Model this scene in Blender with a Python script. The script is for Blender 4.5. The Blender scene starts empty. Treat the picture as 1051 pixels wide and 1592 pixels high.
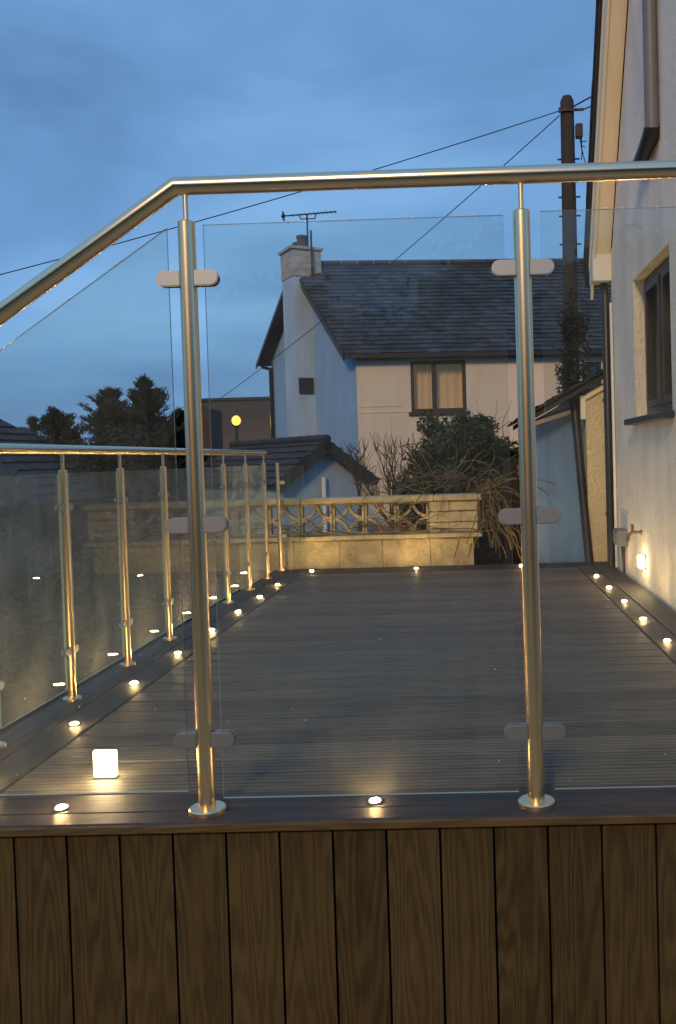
import bpy, bmesh, math, random
from mathutils import Matrix, Vector
R = math.radians
random.seed(7)
scn = bpy.context.scene
col = scn.collection

# ------------------------------------------------------------------ camera
cam = bpy.data.cameras.new('camera'); camo = bpy.data.objects.new('camera', cam); col.objects.link(camo)
cam.sensor_fit = 'VERTICAL'; cam.sensor_height = 36.0; cam.sensor_width = 36.0
cam.lens = 1400 / 1592 * 36
cam.shift_x = -(700 - 525.5) / 1592; cam.shift_y = -(796 - 750) / 1592
cam.clip_start = 0.05; cam.clip_end = 2000
camo.matrix_world = Matrix.Translation((0, -2.57, 1.01)) @ Matrix.Rotation(R(1.02), 4, 'Z') @ Matrix.Rotation(R(90 - 1.64), 4, 'X') @ Matrix.Rotation(R(-1.63), 4, 'Z')
scn.camera = camo

# ------------------------------------------------------------------ dusk sky
SUN_EL, SUN_AZ = R(30), R(14)          # low after-glow behind the camera; azimuth from -Y towards +X
wd = bpy.data.worlds.new('World'); scn.world = wd; wd.use_nodes = True
nt = wd.node_tree; nt.nodes.clear()
def wn(t, **k):
    n = nt.nodes.new(t)
    for a, v in k.items(): setattr(n, a, v)
    return n
wo = wn('ShaderNodeOutputWorld'); bg = wn('ShaderNodeBackground'); sky = wn('ShaderNodeTexSky', sky_type='NISHITA', sun_disc=False)
sky.sun_elevation = R(2.0); sky.sun_rotation = math.pi - SUN_AZ; sky.air_density = 1.0; sky.dust_density = 0.4; sky.ozone_density = 3.0
tc = wn('ShaderNodeTexCoord'); mp = wn('ShaderNodeMapping'); mp.inputs['Scale'].default_value = (1.2, 1.2, 3.2)
nz = wn('ShaderNodeTexNoise'); nz.inputs['Scale'].default_value = 1.7; nz.inputs['Detail'].default_value = 5; nz.inputs['Roughness'].default_value = 0.52; nz.inputs['Distortion'].default_value = 0.35
rp = wn('ShaderNodeValToRGB')
rp.color_ramp.elements[0].position = 0.33; rp.color_ramp.elements[0].color = (0.086, 0.185, 0.360, 1)
rp.color_ramp.elements[1].position = 0.70; rp.color_ramp.elements[1].color = (0.185, 0.365, 0.615, 1)
e_ = rp.color_ramp.elements.new(0.52); e_.color = (0.126, 0.264, 0.490, 1)
gm = wn('ShaderNodeMix', data_type='RGBA'); gm.blend_type = 'MULTIPLY'; gm.inputs[0].default_value = 1
gm.inputs[7].default_value = (0.09, 0.09, 0.10, 1)
mx = wn('ShaderNodeMix', data_type='RGBA'); mx.inputs[0].default_value = 0.85
nt.links.new(tc.outputs['Generated'], mp.inputs['Vector']); nt.links.new(mp.outputs['Vector'], nz.inputs['Vector'])
nt.links.new(nz.outputs['Fac'], rp.inputs['Fac']); nt.links.new(sky.outputs['Color'], gm.inputs[6])
nt.links.new(gm.outputs[2], mx.inputs[6]); nt.links.new(rp.outputs['Color'], mx.inputs[7])
nt.links.new(mx.outputs[2], bg.inputs['Color']); bg.inputs['Strength'].default_value = 1.5
nt.links.new(bg.outputs['Background'], wo.inputs['Surface'])

# weak warm low light behind the camera
sl = bpy.data.lights.new('sun', 'SUN'); sl.energy = 1.75; sl.angle = R(10); sl.color = (1.0, 0.62, 0.29)
so = bpy.data.objects.new('sun', sl); col.objects.link(so)
sd = Vector((-math.sin(SUN_AZ) * math.cos(SUN_EL), -math.cos(SUN_AZ) * math.cos(SUN_EL), math.sin(SUN_EL)))   # towards the light
so.rotation_euler = sd.to_track_quat('Z', 'Y').to_euler(); so.location = sd * 30

scn.view_settings.view_transform = 'Standard'; scn.view_settings.look = 'None'
scn.view_settings.exposure = 0; scn.view_settings.gamma = 1; scn.view_settings.use_curve_mapping = False
cy = scn.cycles
cy.use_denoising = True; cy.max_bounces = 6; cy.transparent_max_bounces = 24; cy.glossy_bounces = 4; cy.diffuse_bounces = 2
cy.caustics_reflective = False; cy.caustics_refractive = False; cy.sample_clamp_indirect = 3.0

# ------------------------------------------------------------------ mesh helpers
class MB:
    def __init__(s): s.v = []; s.f = []; s.m = []; s.cur = 0
    def add(s, vs, fs):
        o = len(s.v); s.v += [tuple(v) for v in vs]
        for f in fs: s.f.append([o + i for i in f]); s.m.append(s.cur)
        return s
    def box(s, x0, x1, y0, y1, z0, z1, b=0.0):
        if b > 0:
            vs = []; 
            for z, q in ((z0, b), (z0 + b, 0), (z1 - b, 0), (z1, b)):
                vs += [(x0 + q, y0 + q, z), (x1 - q, y0 + q, z), (x1 - q, y1 - q, z), (x0 + q, y1 - q, z)]
            fs = [(3, 2, 1, 0), (12, 13, 14, 15)]
            for r in range(3):
                for k in range(4): fs.append((r*4+k, r*4+(k+1) % 4, r*4+4+(k+1) % 4, r*4+4+k))
            return s.add(vs, fs)
        return s.add([(x0, y0, z0), (x1, y0, z0), (x1, y1, z0), (x0, y1, z0), (x0, y0, z1), (x1, y0, z1), (x1, y1, z1), (x0, y1, z1)],
                     [(3, 2, 1, 0), (4, 5, 6, 7), (0, 1, 5, 4), (1, 2, 6, 5), (2, 3, 7, 6), (3, 0, 4, 7)])
    def prism(s, poly, d):              # poly: list of 3-vectors (planar), d: extrude vector
        n = len(poly); d = Vector(d); vs = [Vector(p) for p in poly]; vs += [p + d for p in vs]
        return s.add(vs, [list(range(n))[::-1], list(range(n, 2*n))] + [(k, (k+1) % n, n + (k+1) % n, n + k) for k in range(n)])
    def tube(s, pts, rad, n=10, cap=True):
        pts = [Vector(p) for p in pts]; rads = rad if isinstance(rad, (list, tuple)) else [rad] * len(pts)
        o = len(s.v); prev = None; rings = []
        for i, p in enumerate(pts):
            t0 = (p - pts[i-1]).normalized() if i else None; t1 = (pts[i+1] - p).normalized() if i < len(pts)-1 else None
            t = t1 if t0 is None else t0 if t1 is None else (t0 + t1).normalized()
            if prev is None:
                a = Vector((0, 0, 1)) if abs(t.z) < .9 else Vector((1, 0, 0)); u = t.cross(a).normalized()
            else:
                u = (prev - t * prev.dot(t))
                u = u.normalized() if u.length > 1e-6 else t.orthogonal().normalized()
            w = t.cross(u); prev = u
            k = 1.0
            if t0 is not None and t1 is not None: k = 1 / max(.5, math.cos(t0.angle(t1) / 2))
            rings.append([p + (u * math.cos(2*math.pi*j/n) + w * math.sin(2*math.pi*j/n)) * rads[i] * k for j in range(n)])
        vs = [v for r in rings for v in r]; fs = []
        for i in range(len(rings)-1):
            for j in range(n): fs.append((i*n+j, i*n+(j+1) % n, (i+1)*n+(j+1) % n, (i+1)*n+j))
        if cap: fs += [list(range(n))[::-1], list(range((len(rings)-1)*n, len(rings)*n))]
        return s.add(vs, fs)
    def lathe(s, c, prof, n=24, axis='z'):       # prof: [(r, h)]
        c = Vector(c); vs = []
        for r, h in prof:
            for j in range(n):
                a = 2*math.pi*j/n; p = (r*math.cos(a), r*math.sin(a), h)
                if axis == 'x': p = (h, r*math.cos(a), r*math.sin(a))
                if axis == 'y': p = (r*math.sin(a), h, r*math.cos(a))
                vs.append(c + Vector(p))
        fs = [list(range(n))[::-1], list(range((len(prof)-1)*n, len(prof)*n))]
        for i in range(len(prof)-1):
            for j in range(n): fs.append((i*n+j, i*n+(j+1) % n, (i+1)*n+(j+1) % n, (i+1)*n+j))
        return s.add(vs, fs)
    def blob(s, c, r):
        c = Vector(c); r = r if isinstance(r, tuple) else (r, r, r)
        vs = [c + Vector((r[0]*x, r[1]*y, r[2]*z)) for x, y, z in ((1,0,0),(-1,0,0),(0,1,0),(0,-1,0),(0,0,1),(0,0,-1))]
        return s.add(vs, [(0,2,4),(2,1,4),(1,3,4),(3,0,4),(2,0,5),(1,2,5),(3,1,5),(0,3,5)])

def mk(name, mb, mat, parent=None, loc=None, smooth=False, world=True):
    """one mesh object; vertices are given in world space unless world=False (then in the parent's own space)"""
    me = bpy.data.meshes.new(name); off = Vector((0, 0, 0))
    if world and parent is not None:
        r = parent
        while r is not None: off += Vector(r.location); r = r.parent
    if loc is not None: off += Vector(loc)
    me.from_pydata([tuple(Vector(v) - off) for v in mb.v], [], mb.f)
    mats = mat if isinstance(mat, (list, tuple)) else [mat]
    for m in mats: me.materials.append(m)
    if len(mats) > 1: me.polygons.foreach_set('material_index', mb.m)
    if smooth:
        me.polygons.foreach_set('use_smooth', [True] * len(me.polygons))
        try: me.set_sharp_from_angle(angle=R(40))
        except Exception: pass
    me.update()
    o = bpy.data.objects.new(name, me); col.objects.link(o)
    if parent is not None: o.parent = parent
    if loc is not None: o.location = Vector(loc)
    return o
def tag(o, label, cat, group=None):
    o['label'] = label; o['category'] = cat
    if group: o['group'] = group
    return o
def thing(name, label, cat, loc=(0, 0, 0), rz=0, group=None):
    o = bpy.data.objects.new(name, None); col.objects.link(o); o.location = loc; o.rotation_euler = (0, 0, rz); o.empty_display_size = .1
    return tag(o, label, cat, group)
def dup(o, parent=None, loc=None):
    c = o.copy(); col.objects.link(c); c.parent = parent
    if loc is not None: c.location = loc
    for ch in list(o.children): dup(ch, c)
    return c

# ------------------------------------------------------------------ materials
def nmat(name):
    m = bpy.data.materials.new(name); m.use_nodes = True
    t = m.node_tree; b = t.nodes['Principled BSDF']; return m, t, b
def N(t, typ, **k):
    n = t.nodes.new(typ)
    for a, v in k.items():
        if a in ('Scale', 'Detail', 'Roughness', 'Distortion', 'Strength', 'Distance', 'Vector'): n.inputs[a].default_value = v
        else: setattr(n, a, v)
    return n
def plain(name, c, rough=.6, metal=0, var=.25, scale=6, bump=0, bscale=40, bdist=.01, stretch=(1, 1, 1), spec=.5):
    """a base colour with blotchy variation and fine relief"""
    m, t, b = nmat(name); L = t.links.new
    tc = N(t, 'ShaderNodeTexCoord'); mp = N(t, 'ShaderNodeMapping'); mp.inputs['Scale'].default_value = stretch
    n1 = N(t, 'ShaderNodeTexNoise', Scale=scale, Detail=6, Roughness=.65)
    rr = N(t, 'ShaderNodeValToRGB'); rr.color_ramp.elements[0].position = .3; rr.color_ramp.elements[1].position = .75
    rr.color_ramp.elements[0].color = (*[x * (1 - var) for x in c], 1); rr.color_ramp.elements[1].color = (*[min(1, x * (1 + var * .6)) for x in c], 1)
    L(tc.outputs['Object'], mp.inputs[0]); L(mp.outputs[0], n1.inputs['Vector']); L(n1.outputs['Fac'], rr.inputs[0]); L(rr.outputs[0], b.inputs['Base Color'])
    b.inputs['Roughness'].default_value = rough; b.inputs['Metallic'].default_value = metal; b.inputs['Specular IOR Level'].default_value = spec
    if bump:
        n2 = N(t, 'ShaderNodeTexNoise', Scale=bscale, Detail=4, Roughness=.6); bp = N(t, 'ShaderNodeBump', Strength=bump, Distance=bdist)
        L(mp.outputs[0], n2.inputs['Vector']); L(n2.outputs['Fac'], bp.inputs['Height']); L(bp.outputs[0], b.inputs['Normal'])
    return m
def emit(name, c, s):
    m, t, b = nmat(name); b.inputs['Base Color'].default_value = (*c, 1)
    b.inputs['Emission Color'].default_value = (*c, 1); b.inputs['Emission Strength'].default_value = s; return m

def wood(name, c0, c1, across, along, rough=.55, bump=.25, groove=0, pattern=1.0, rnd=.34):
    """composite board: embossed arched grain; across / along are the local axes of the board"""
    m, t, b = nmat(name); L = t.links.new
    tc = N(t, 'ShaderNodeTexCoord'); oi = N(t, 'ShaderNodeObjectInfo'); sep = N(t, 'ShaderNodeSeparateXYZ'); L(tc.outputs['Object'], sep.inputs[0])
    r1 = N(t, 'ShaderNodeMath', operation='MULTIPLY'); L(oi.outputs['Random'], r1.inputs[0]); r1.inputs[1].default_value = 37.0
    # long stretched warp, per-board offset
    cw = N(t, 'ShaderNodeCombineXYZ')
    ma = N(t, 'ShaderNodeMath', operation='MULTIPLY'); L(sep.outputs[across], ma.inputs[0]); ma.inputs[1].default_value = 1.0
    ml = N(t, 'ShaderNodeMath', operation='MULTIPLY'); L(sep.outputs[along], ml.inputs[0]); ml.inputs[1].default_value = .085
    mr = N(t, 'ShaderNodeMath', operation='ADD'); L(ml.outputs[0], mr.inputs[0]); L(r1.outputs[0], mr.inputs[1])
    L(ma.outputs[0], cw.inputs[0]); L(mr.outputs[0], cw.inputs[1]); L(r1.outputs[0], cw.inputs[2])
    nw = N(t, 'ShaderNodeTexNoise', Scale=13.0, Detail=1.5, Roughness=.35); L(cw.outputs[0], nw.inputs['Vector'])
    ring = N(t, 'ShaderNodeMath', operation='MULTIPLY'); L(nw.outputs['Fac'], ring.inputs[0]); ring.inputs[1].default_value = 75.0 * pattern
    sn = N(t, 'ShaderNodeMath', operation='SINE'); L(ring.outputs[0], sn.inputs[0])
    # fine fibre
    cf = N(t, 'ShaderNodeCombineXYZ'); fa = N(t, 'ShaderNodeMath', operation='MULTIPLY'); L(sep.outputs[across], fa.inputs[0]); fa.inputs[1].default_value = 1
    fl = N(t, 'ShaderNodeMath', operation='MULTIPLY_ADD'); L(sep.outputs[along], fl.inputs[0]); fl.inputs[1].default_value = .03; L(r1.outputs[0], fl.inputs[2])
    L(fa.outputs[0], cf.inputs[0]); L(fl.outputs[0], cf.inputs[1])
    nf = N(t, 'ShaderNodeTexNoise', Scale=330, Detail=3, Roughness=.7); L(cf.outputs[0], nf.inputs['Vector'])
    mixv = N(t, 'ShaderNodeMath', operation='MULTIPLY_ADD'); L(sn.outputs[0], mixv.inputs[0]); mixv.inputs[1].default_value = .14
    L(nf.outputs['Fac'], mixv.inputs[2])
    # worn blotches
    nb = N(t, 'ShaderNodeTexNoise', Scale=4.5, Detail=5, Roughness=.7); L(tc.outputs['Object'], nb.inputs['Vector'])
    mb2 = N(t, 'ShaderNodeMath', operation='MULTIPLY_ADD'); L(nb.outputs['Fac'], mb2.inputs[0]); mb2.inputs[1].default_value = .55; L(mixv.outputs[0], mb2.inputs[2])
    rv = N(t, 'ShaderNodeMath', operation='MULTIPLY_ADD'); L(oi.outputs['Random'], rv.inputs[0]); rv.inputs[1].default_value = rnd; L(mb2.outputs[0], rv.inputs[2])
    rr = N(t, 'ShaderNodeValToRGB'); rr.color_ramp.elements[0].position = .45; rr.color_ramp.elements[1].position = 1.25 if False else 1.0
    rr.color_ramp.elements[0].color = (*c0, 1); rr.color_ramp.elements[1].color = (*c1, 1)
    sc = N(t, 'ShaderNodeMath', operation='MULTIPLY'); L(rv.outputs[0], sc.inputs[0]); sc.inputs[1].default_value = .8
    L(sc.outputs[0], rr.inputs[0]); L(rr.outputs[0], b.inputs['Base Color'])
    bp = N(t, 'ShaderNodeBump', Strength=bump, Distance=.004)
    hsrc = mixv.outputs[0]
    if groove:
        g1 = N(t, 'ShaderNodeMath', operation='MULTIPLY'); L(sep.outputs[across], g1.inputs[0]); g1.inputs[1].default_value = groove
        g2 = N(t, 'ShaderNodeMath', operation='SINE'); L(g1.outputs[0], g2.inputs[0])
        g3 = N(t, 'ShaderNodeMath', operation='MULTIPLY_ADD'); L(g2.outputs[0], g3.inputs[0]); g3.inputs[1].default_value = .5; L(mixv.outputs[0], g3.inputs[2]); hsrc = g3.outputs[0]
        gm_ = N(t, 'ShaderNodeMapRange'); gm_.inputs[1].default_value = -.95; gm_.inputs[2].default_value = -.35; gm_.inputs[3].default_value = .38; gm_.inputs[4].default_value = 1; L(g2.outputs[0], gm_.inputs[0])
        gv = N(t, 'ShaderNodeVectorMath', operation='SCALE'); L(rr.outputs[0], gv.inputs[0]); L(gm_.outputs[0], gv.inputs['Scale']); L(gv.outputs[0], b.inputs['Base Color'])  # groove shade is also multiplied into the base colour
    b.inputs['Specular IOR Level'].default_value = .3
    L(hsrc, bp.inputs['Height']); L(bp.outputs[0], b.inputs['Normal'])
    rg = N(t, 'ShaderNodeMapRange'); rg.inputs[3].default_value = rough - .1; rg.inputs[4].default_value = rough + .15; L(nb.outputs['Fac'], rg.inputs[0]); L(rg.outputs[0], b.inputs['Roughness'])
    return m

def glass(name, dirt=.02, tint=(.93, .965, .95)):
    """toughened pane with a thin film of dirt and dried rain on it"""
    m, t, b = nmat(name); L = t.links.new; t.nodes.remove(b); out = t.nodes['Material Output']
    lw = N(t, 'ShaderNodeLayerWeight'); lw.inputs['Blend'].default_value = .5
    pw = N(t, 'ShaderNodeMath', operation='POWER'); L(lw.outputs['Facing'], pw.inputs[0]); pw.inputs[1].default_value = 5
    sc = N(t, 'ShaderNodeMath', operation='MULTIPLY_ADD'); L(pw.outputs[0], sc.inputs[0]); sc.inputs[1].default_value = .95; sc.inputs[2].default_value = .042
    tr = N(t, 'ShaderNodeBsdfTransparent'); tr.inputs[0].default_value = (*tint, 1); gl = N(t, 'ShaderNodeBsdfGlossy'); gl.inputs['Roughness'].default_value = 0.0
    m1 = N(t, 'ShaderNodeMixShader'); L(sc.outputs[0], m1.inputs[0]); L(tr.outputs[0], m1.inputs[1]); L(gl.outputs[0], m1.inputs[2])
    tc = N(t, 'ShaderNodeTexCoord'); mp = N(t, 'ShaderNodeMapping'); mp.inputs['Scale'].default_value = (1, 1, .12); L(tc.outputs['Object'], mp.inputs[0])
    n1 = N(t, 'ShaderNodeTexNoise', Scale=26, Detail=6, Roughness=.7); L(mp.outputs[0], n1.inputs['Vector'])
    n2 = N(t, 'ShaderNodeTexNoise', Scale=5, Detail=5, Roughness=.6); L(tc.outputs['Object'], n2.inputs['Vector'])
    mu = N(t, 'ShaderNodeMath', operation='MULTIPLY'); L(n1.outputs['Fac'], mu.inputs[0]); L(n2.outputs['Fac'], mu.inputs[1])
    mr = N(t, 'ShaderNodeMapRange'); mr.inputs[1].default_value = .12; mr.inputs[2].default_value = .45; mr.inputs[3].default_value = dirt * .45; mr.inputs[4].default_value = dirt * 2.2; L(mu.outputs[0], mr.inputs[0])
    df = N(t, 'ShaderNodeBsdfDiffuse'); df.inputs[0].default_value = (.8, .8, .76, 1); tl = N(t, 'ShaderNodeBsdfTranslucent'); tl.inputs[0].default_value = (.8, .8, .76, 1)
    m2 = N(t, 'ShaderNodeMixShader'); m2.inputs[0].default_value = .5; L(df.outputs[0], m2.inputs[1]); L(tl.outputs[0], m2.inputs[2])
    m3 = N(t, 'ShaderNodeMixShader'); L(mr.outputs[0], m3.inputs[0]); L(m1.outputs[0], m3.inputs[1]); L(m2.outputs[0], m3.inputs[2])
    L(m3.outputs[0], out.inputs['Surface']); return m

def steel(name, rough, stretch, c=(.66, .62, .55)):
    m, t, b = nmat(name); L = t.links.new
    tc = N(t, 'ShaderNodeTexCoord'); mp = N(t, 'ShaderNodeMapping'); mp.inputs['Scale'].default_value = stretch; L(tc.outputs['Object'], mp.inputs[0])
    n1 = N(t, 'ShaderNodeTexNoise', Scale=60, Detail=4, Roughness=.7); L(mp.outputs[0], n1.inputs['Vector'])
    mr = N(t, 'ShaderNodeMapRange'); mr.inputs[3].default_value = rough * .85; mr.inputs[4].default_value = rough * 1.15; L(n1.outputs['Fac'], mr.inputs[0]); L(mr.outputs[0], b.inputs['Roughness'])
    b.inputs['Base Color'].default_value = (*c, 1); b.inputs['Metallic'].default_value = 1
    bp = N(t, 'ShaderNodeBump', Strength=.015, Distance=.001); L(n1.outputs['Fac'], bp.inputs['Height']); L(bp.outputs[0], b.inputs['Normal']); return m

M = dict(
    clad=wood('brown_composite', (.027, .0205, .0085), (.094, .072, .030), 0, 2, .5, .35, rnd=.20),
    trim=wood('trim_composite', (.060, .042, .018), (.14, .098, .044), 2, 0, .5, .2),
    deck=wood('grey_composite', (.075, .063, .049), (.195, .166, .130), 1, 0, .6, .3, groove=212, pattern=.5),
    border_x=wood('grey_border', (.018, .018, .020), (.055, .053, .052), 1, 0, .58, .25, pattern=.5),
    border_y=wood('grey_border_long', (.030, .027, .024), (.085, .076, .066), 0, 1, .58, .25, pattern=.5),
    black=plain('black_void', (.012, .012, .013), .9),
    steel=steel('gold_tinted_steel', .30, (1, 1, .06), (.95, .74, .45)), steel_rail=steel('gold_tinted_rail', .22, (.06, 1, 1), (.92, .75, .50)), steel_clamp=steel('satin_clamp', .48, (1, 1, 1), (.33, .38, .45)),  # gold of warm reflections tinted into post and rail colour
    glass=glass('clear_glass', .018), glass_side=glass('side_glass', .085, (.88, .94, .92)),
    gedge=None, led=emit('warm_led', (1.0, .62, .25), 1200), lamp=emit('warm_lamp', (1.0, .70, .34), 60), bulb=emit('street_bulb', (1.0, .40, .06), 3.2),
    render=plain('white_roughcast', (.85, .80, .71), .9, var=.2, scale=2.5, bump=1.0, bscale=42, bdist=.02, stretch=(1, 1, .45)),
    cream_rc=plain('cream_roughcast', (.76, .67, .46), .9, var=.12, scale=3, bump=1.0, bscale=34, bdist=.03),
    facade=plain('lamplight_tinted_render', (.74, .63, .52), .9, var=.10, scale=2.2, stretch=(1.2, 1.2, .35), bump=.2, bscale=30),  # warm lamplight tinted into the far front wall colour
    gable=plain('skylight_tinted_render', (.27, .45, .70), .9, var=.12, scale=2.0, stretch=(1.2, 1.2, .35), bump=.2, bscale=30),  # blue skylight tinted into the far gable colour
    skytint_wall=plain('skylight_blue_render', (.12, .23, .46), .85, var=.25, scale=3, bump=.4, stretch=(1.4, 1.4, .4)), breast=plain('pale_breast', (.44, .58, .76), .9, var=.2, scale=2, bump=.2, stretch=(1.2, 1.2, .35)),  # blue skylight tinted into the outbuilding wall colour
    cream=plain('cream_paint', (.84, .76, .57), .55, var=.06, scale=3), white=plain('white_paint', (.78, .77, .73), .5, var=.08),
    slate=plain('slate', (.040, .050, .062), .5, var=.6, scale=2.2, bump=.3, bscale=30), slate_d=plain('dark_tile', (.020, .024, .030), .7, var=.4, scale=5, bump=.3),
    plastic=plain('black_plastic', (.016, .016, .018), .4, var=.2), greyp=plain('grey_plastic', (.15, .165, .19), .5, var=.15), frame=plain('dark_brown_frame', (.035, .024, .016), .45, var=.2),
    stone=plain('cast_stone', (.50, .43, .28), .92, var=.35, scale=9, bump=.5, bscale=50, bdist=.01), base=plain('rendered_plinth', (.48, .40, .24), .95, var=.45, scale=7, bump=.8, bscale=28, bdist=.02),
    ground=plain('warm_bounce_paving', (.42, .31, .18), .95, var=.4, scale=2, bump=.4), soil=plain('rough_grass', (.035, .045, .020), 1, var=.5, scale=1.2, bump=.5),
    pole=plain('weathered_pole', (.045, .038, .032), .85, var=.35, scale=8, bump=.4, stretch=(3, 3, .3)), brown_roof=plain('brown_roof', (.060, .047, .040), .85, var=.2, scale=.7, bump=.2),
    leaf=plain('dark_leaf', (.026, .052, .022), .6, var=.5, scale=2.5), leaf2=plain('mid_leaf', (.045, .080, .030), .6, var=.5, scale=2.5), conifer=plain('conifer_leaf', (.030, .044, .020), .8, var=.5, scale=1.2),
    twig=plain('bare_twig', (.075, .055, .042), .9, var=.4), dry=plain('dry_bramble', (.15, .11, .055), .9, var=.4), ivy=plain('ivy_leaf', (.018, .030, .012), .5, var=.5, scale=6),
    brick=plain('chimney_stone', (.46, .46, .44), .9, var=.35, scale=5, bump=.5), pot=plain('clay_pot', (.10, .075, .070), .8), curtain=emit('lit_curtain', (1.0, .70, .44), .055), shedwall=plain('pale_skylight_render', (.32, .44, .57), .9, var=.2, scale=2, bump=.3), net=plain('cream_curtain', (.70, .62, .48), .9),  # shed wall colour carries blue skylight
    brass=plain('dull_brass', (.20, .15, .08), .4, metal=1), wglass=glass('window_glass', .004, (.9, .93, .95)), cable=plain('cable', (.02, .02, .022), .6), drop=None)
def per_piece(m, amt):
    t = m.node_tree; b = t.nodes['Principled BSDF']; L = t.links.new; src = b.inputs['Base Color'].links[0].from_socket
    g = N(t, 'ShaderNodeNewGeometry'); mr = N(t, 'ShaderNodeMapRange'); mr.inputs[3].default_value = 1 - amt; mr.inputs[4].default_value = 1 + amt; L(g.outputs['Random Per Island'], mr.inputs[0])
    vm = N(t, 'ShaderNodeVectorMath', operation='SCALE'); L(src, vm.inputs[0]); L(mr.outputs[0], vm.inputs['Scale']); L(vm.outputs[0], b.inputs['Base Color'])
per_piece(M['slate'], .45); per_piece(M['slate_d'], .4); per_piece(M['leaf'], .5); per_piece(M['leaf2'], .5); per_piece(M['dry'], .4); per_piece(M['ivy'], .5)
def edge_mat():
    m, t, b = nmat('glass_edge'); b.inputs['Base Color'].default_value = (.46, .58, .55, 1); b.inputs['Roughness'].default_value = .15; b.inputs['Alpha'].default_value = .78; return m
M['gedge'] = edge_mat()
def drop_mat():
    m, t, b = nmat('water_drop'); b.inputs['Base Color'].default_value = (.92, .94, .96, 1); b.inputs['Roughness'].default_value = .1; return m
M['drop'] = drop_mat()

# ------------------------------------------------------------------ ground
GZ = -0.70
g = mk('ground', MB().add([(-400, -400, GZ), (400, -400, GZ), (400, 400, GZ), (-400, 400, GZ)], [(0, 1, 2, 3)]), M['soil']); g['kind'] = 'structure'
g = mk('paving', MB().add([(-7, -8.4, GZ + .004), (6, -8.4, GZ + .004), (6, -.02, GZ + .004), (-7, -.02, GZ + .004)], [(0, 1, 2, 3)]), M['ground']); g['kind'] = 'structure'  # unseen paving, coloured warm to bounce gold onto steel and boards

# ------------------------------------------------------------------ deck
XL, XR, YF, YB = -1.81, 1.29, -.075, 5.76
deck = thing('deck', 'raised grey decking with brown vertical boards cladding its front', 'deck', (-.26, 0, GZ))
mk('frame_box', MB().box(XL + .03, XR - .02, -.03, YB - .02, GZ, -.032), M['black'], deck)
def shared(name, mb, mat, parent, locs):
    first = mk(name, mb, mat, None, loc=None); out = []
    for i, l in enumerate(locs):
        o = first if i == 0 else first.copy()
        if i: col.objects.link(o)
        o.parent = parent; o.location = Vector(l) - Vector(parent.location); out.append(o)
    return out
pw = .149
ys = []; y = .235
while y < 5.42: ys.append(y); y += .1535
bw = (.965 + 1.482) / 2
DX0, DX1 = -1.482, .964
shared('deck_board', MB().box(-(DX1 - DX0)/2, (DX1 - DX0)/2, -.0738, .0738, -.024, 0, .004), M['deck'], deck, [((DX0 + DX1)/2, yy, random.uniform(-.0007, .0007)) for yy in ys])
yl = ys[-1] + .08
# border boards: front, back, two at the left, two at the right
bl = .80
def border_x(y0, y1, x0, x1, n=2, z=0):
    w = (x1 - x0) / n
    for i in range(n):
        mk('border_board', MB().box(-w/2 + .0015, w/2 - .0015, -(y1-y0)/2, (y1-y0)/2, -.024, 0, .004), M['border_x'], deck, world=False).location = Vector((x0 + w*(i+.5), (y0+y1)/2, z)) - deck.location
def border_y(x0, x1, y0, y1, n=2, z=0):
    w = (y1 - y0) / n
    for i in range(n):
        mk('border_board', MB().box(-(x1-x0)/2, (x1-x0)/2, -w/2 + .0015, w/2 - .0015, -.024, 0, .004), M['border_y'], deck, world=False).location = Vector(((x0+x1)/2, y0 + w*(i+.5), z)) - deck.location
border_x(YF, .008, XL, XR, 1, 0.001); border_x(.013, .156, XL, XR, 1)
border_x(yl, 5.50, -1.482, .965, 1); border_x(5.508, 5.66, XL, XR, 2); border_x(5.665, YB, XL, XR, 2, .001)
border_y(-1.640, -1.488, .161, 5.503, 2); border_y(-1.806, -1.645, .161, 5.503, 2)
border_y(.970, 1.112, .161, 5.503, 2); border_y(1.118, 1.285, .161, 5.503, 2)
# front: nosing strip and cladding boards
for i in range(1):
    x0 = XL + .775
    mk('edge_trim', MB().box(-1.549, 1.549, -.007, .007, -.0115, .0115, .003), M['trim'], deck, world=False).location = Vector((x0 + .775, YF - .0085, -.0130)) - deck.location
cl = []; x = -.404 - .1512 * 9 + .0756
while x < XR: cl.append((x, -.0585, -.365)); x += .1512
shared('cladding_board', MB().box(-.0722, .0722, -.010, .010, -.332, .332, .004), M['clad'], deck, cl)
mk('side_cladding', MB().box(XL - .012, XL + .010, -.05, YB, GZ, -.03), M['plastic'], deck)

# ------------------------------------------------------------------ balustrades
def post_mesh(h, r=.0245): return MB().lathe((0, 0, 0), [(r, .004), (r, h - .003), (r - .003, h)], 28)
def clamp_mb(d, up=.0225):           # a D-shaped clamp body pointing along +d axis ('x' or 'y'), in two jaws
    mb = MB(); L0, L1, rr = .020, .066, .0225
    for s in (-1, 1):
        o0, o1 = (.0065, .016) if s > 0 else (-.016, -.0065)
        prof = [(L0, -rr), (L1, -rr)] + [(L1 + rr * math.cos(a), rr * math.sin(a)) for a in [R(-90 + 18 * k) for k in range(1, 10)]] + [(L1, rr), (L0, rr)]
        if d == 'x': mb.prism([(p, o0, q) for p, q in prof], (0, o1 - o0, 0))
        else: mb.prism([(o0, p, q) for p, q in prof], (o1 - o0, 0, 0))
    return mb
def flip(mb, ax):
    r = MB(); r.v = [tuple(-c if i == ax else c for i, c in enumerate(v)) for v in mb.v]; r.f = [f[::-1] for f in mb.f]; r.m = list(mb.m); return r
def scaled(mb, k):
    r = MB(); r.v = [tuple(c * k for c in v) for v in mb.v]; r.f = mb.f; r.m = mb.m; return r
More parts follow.
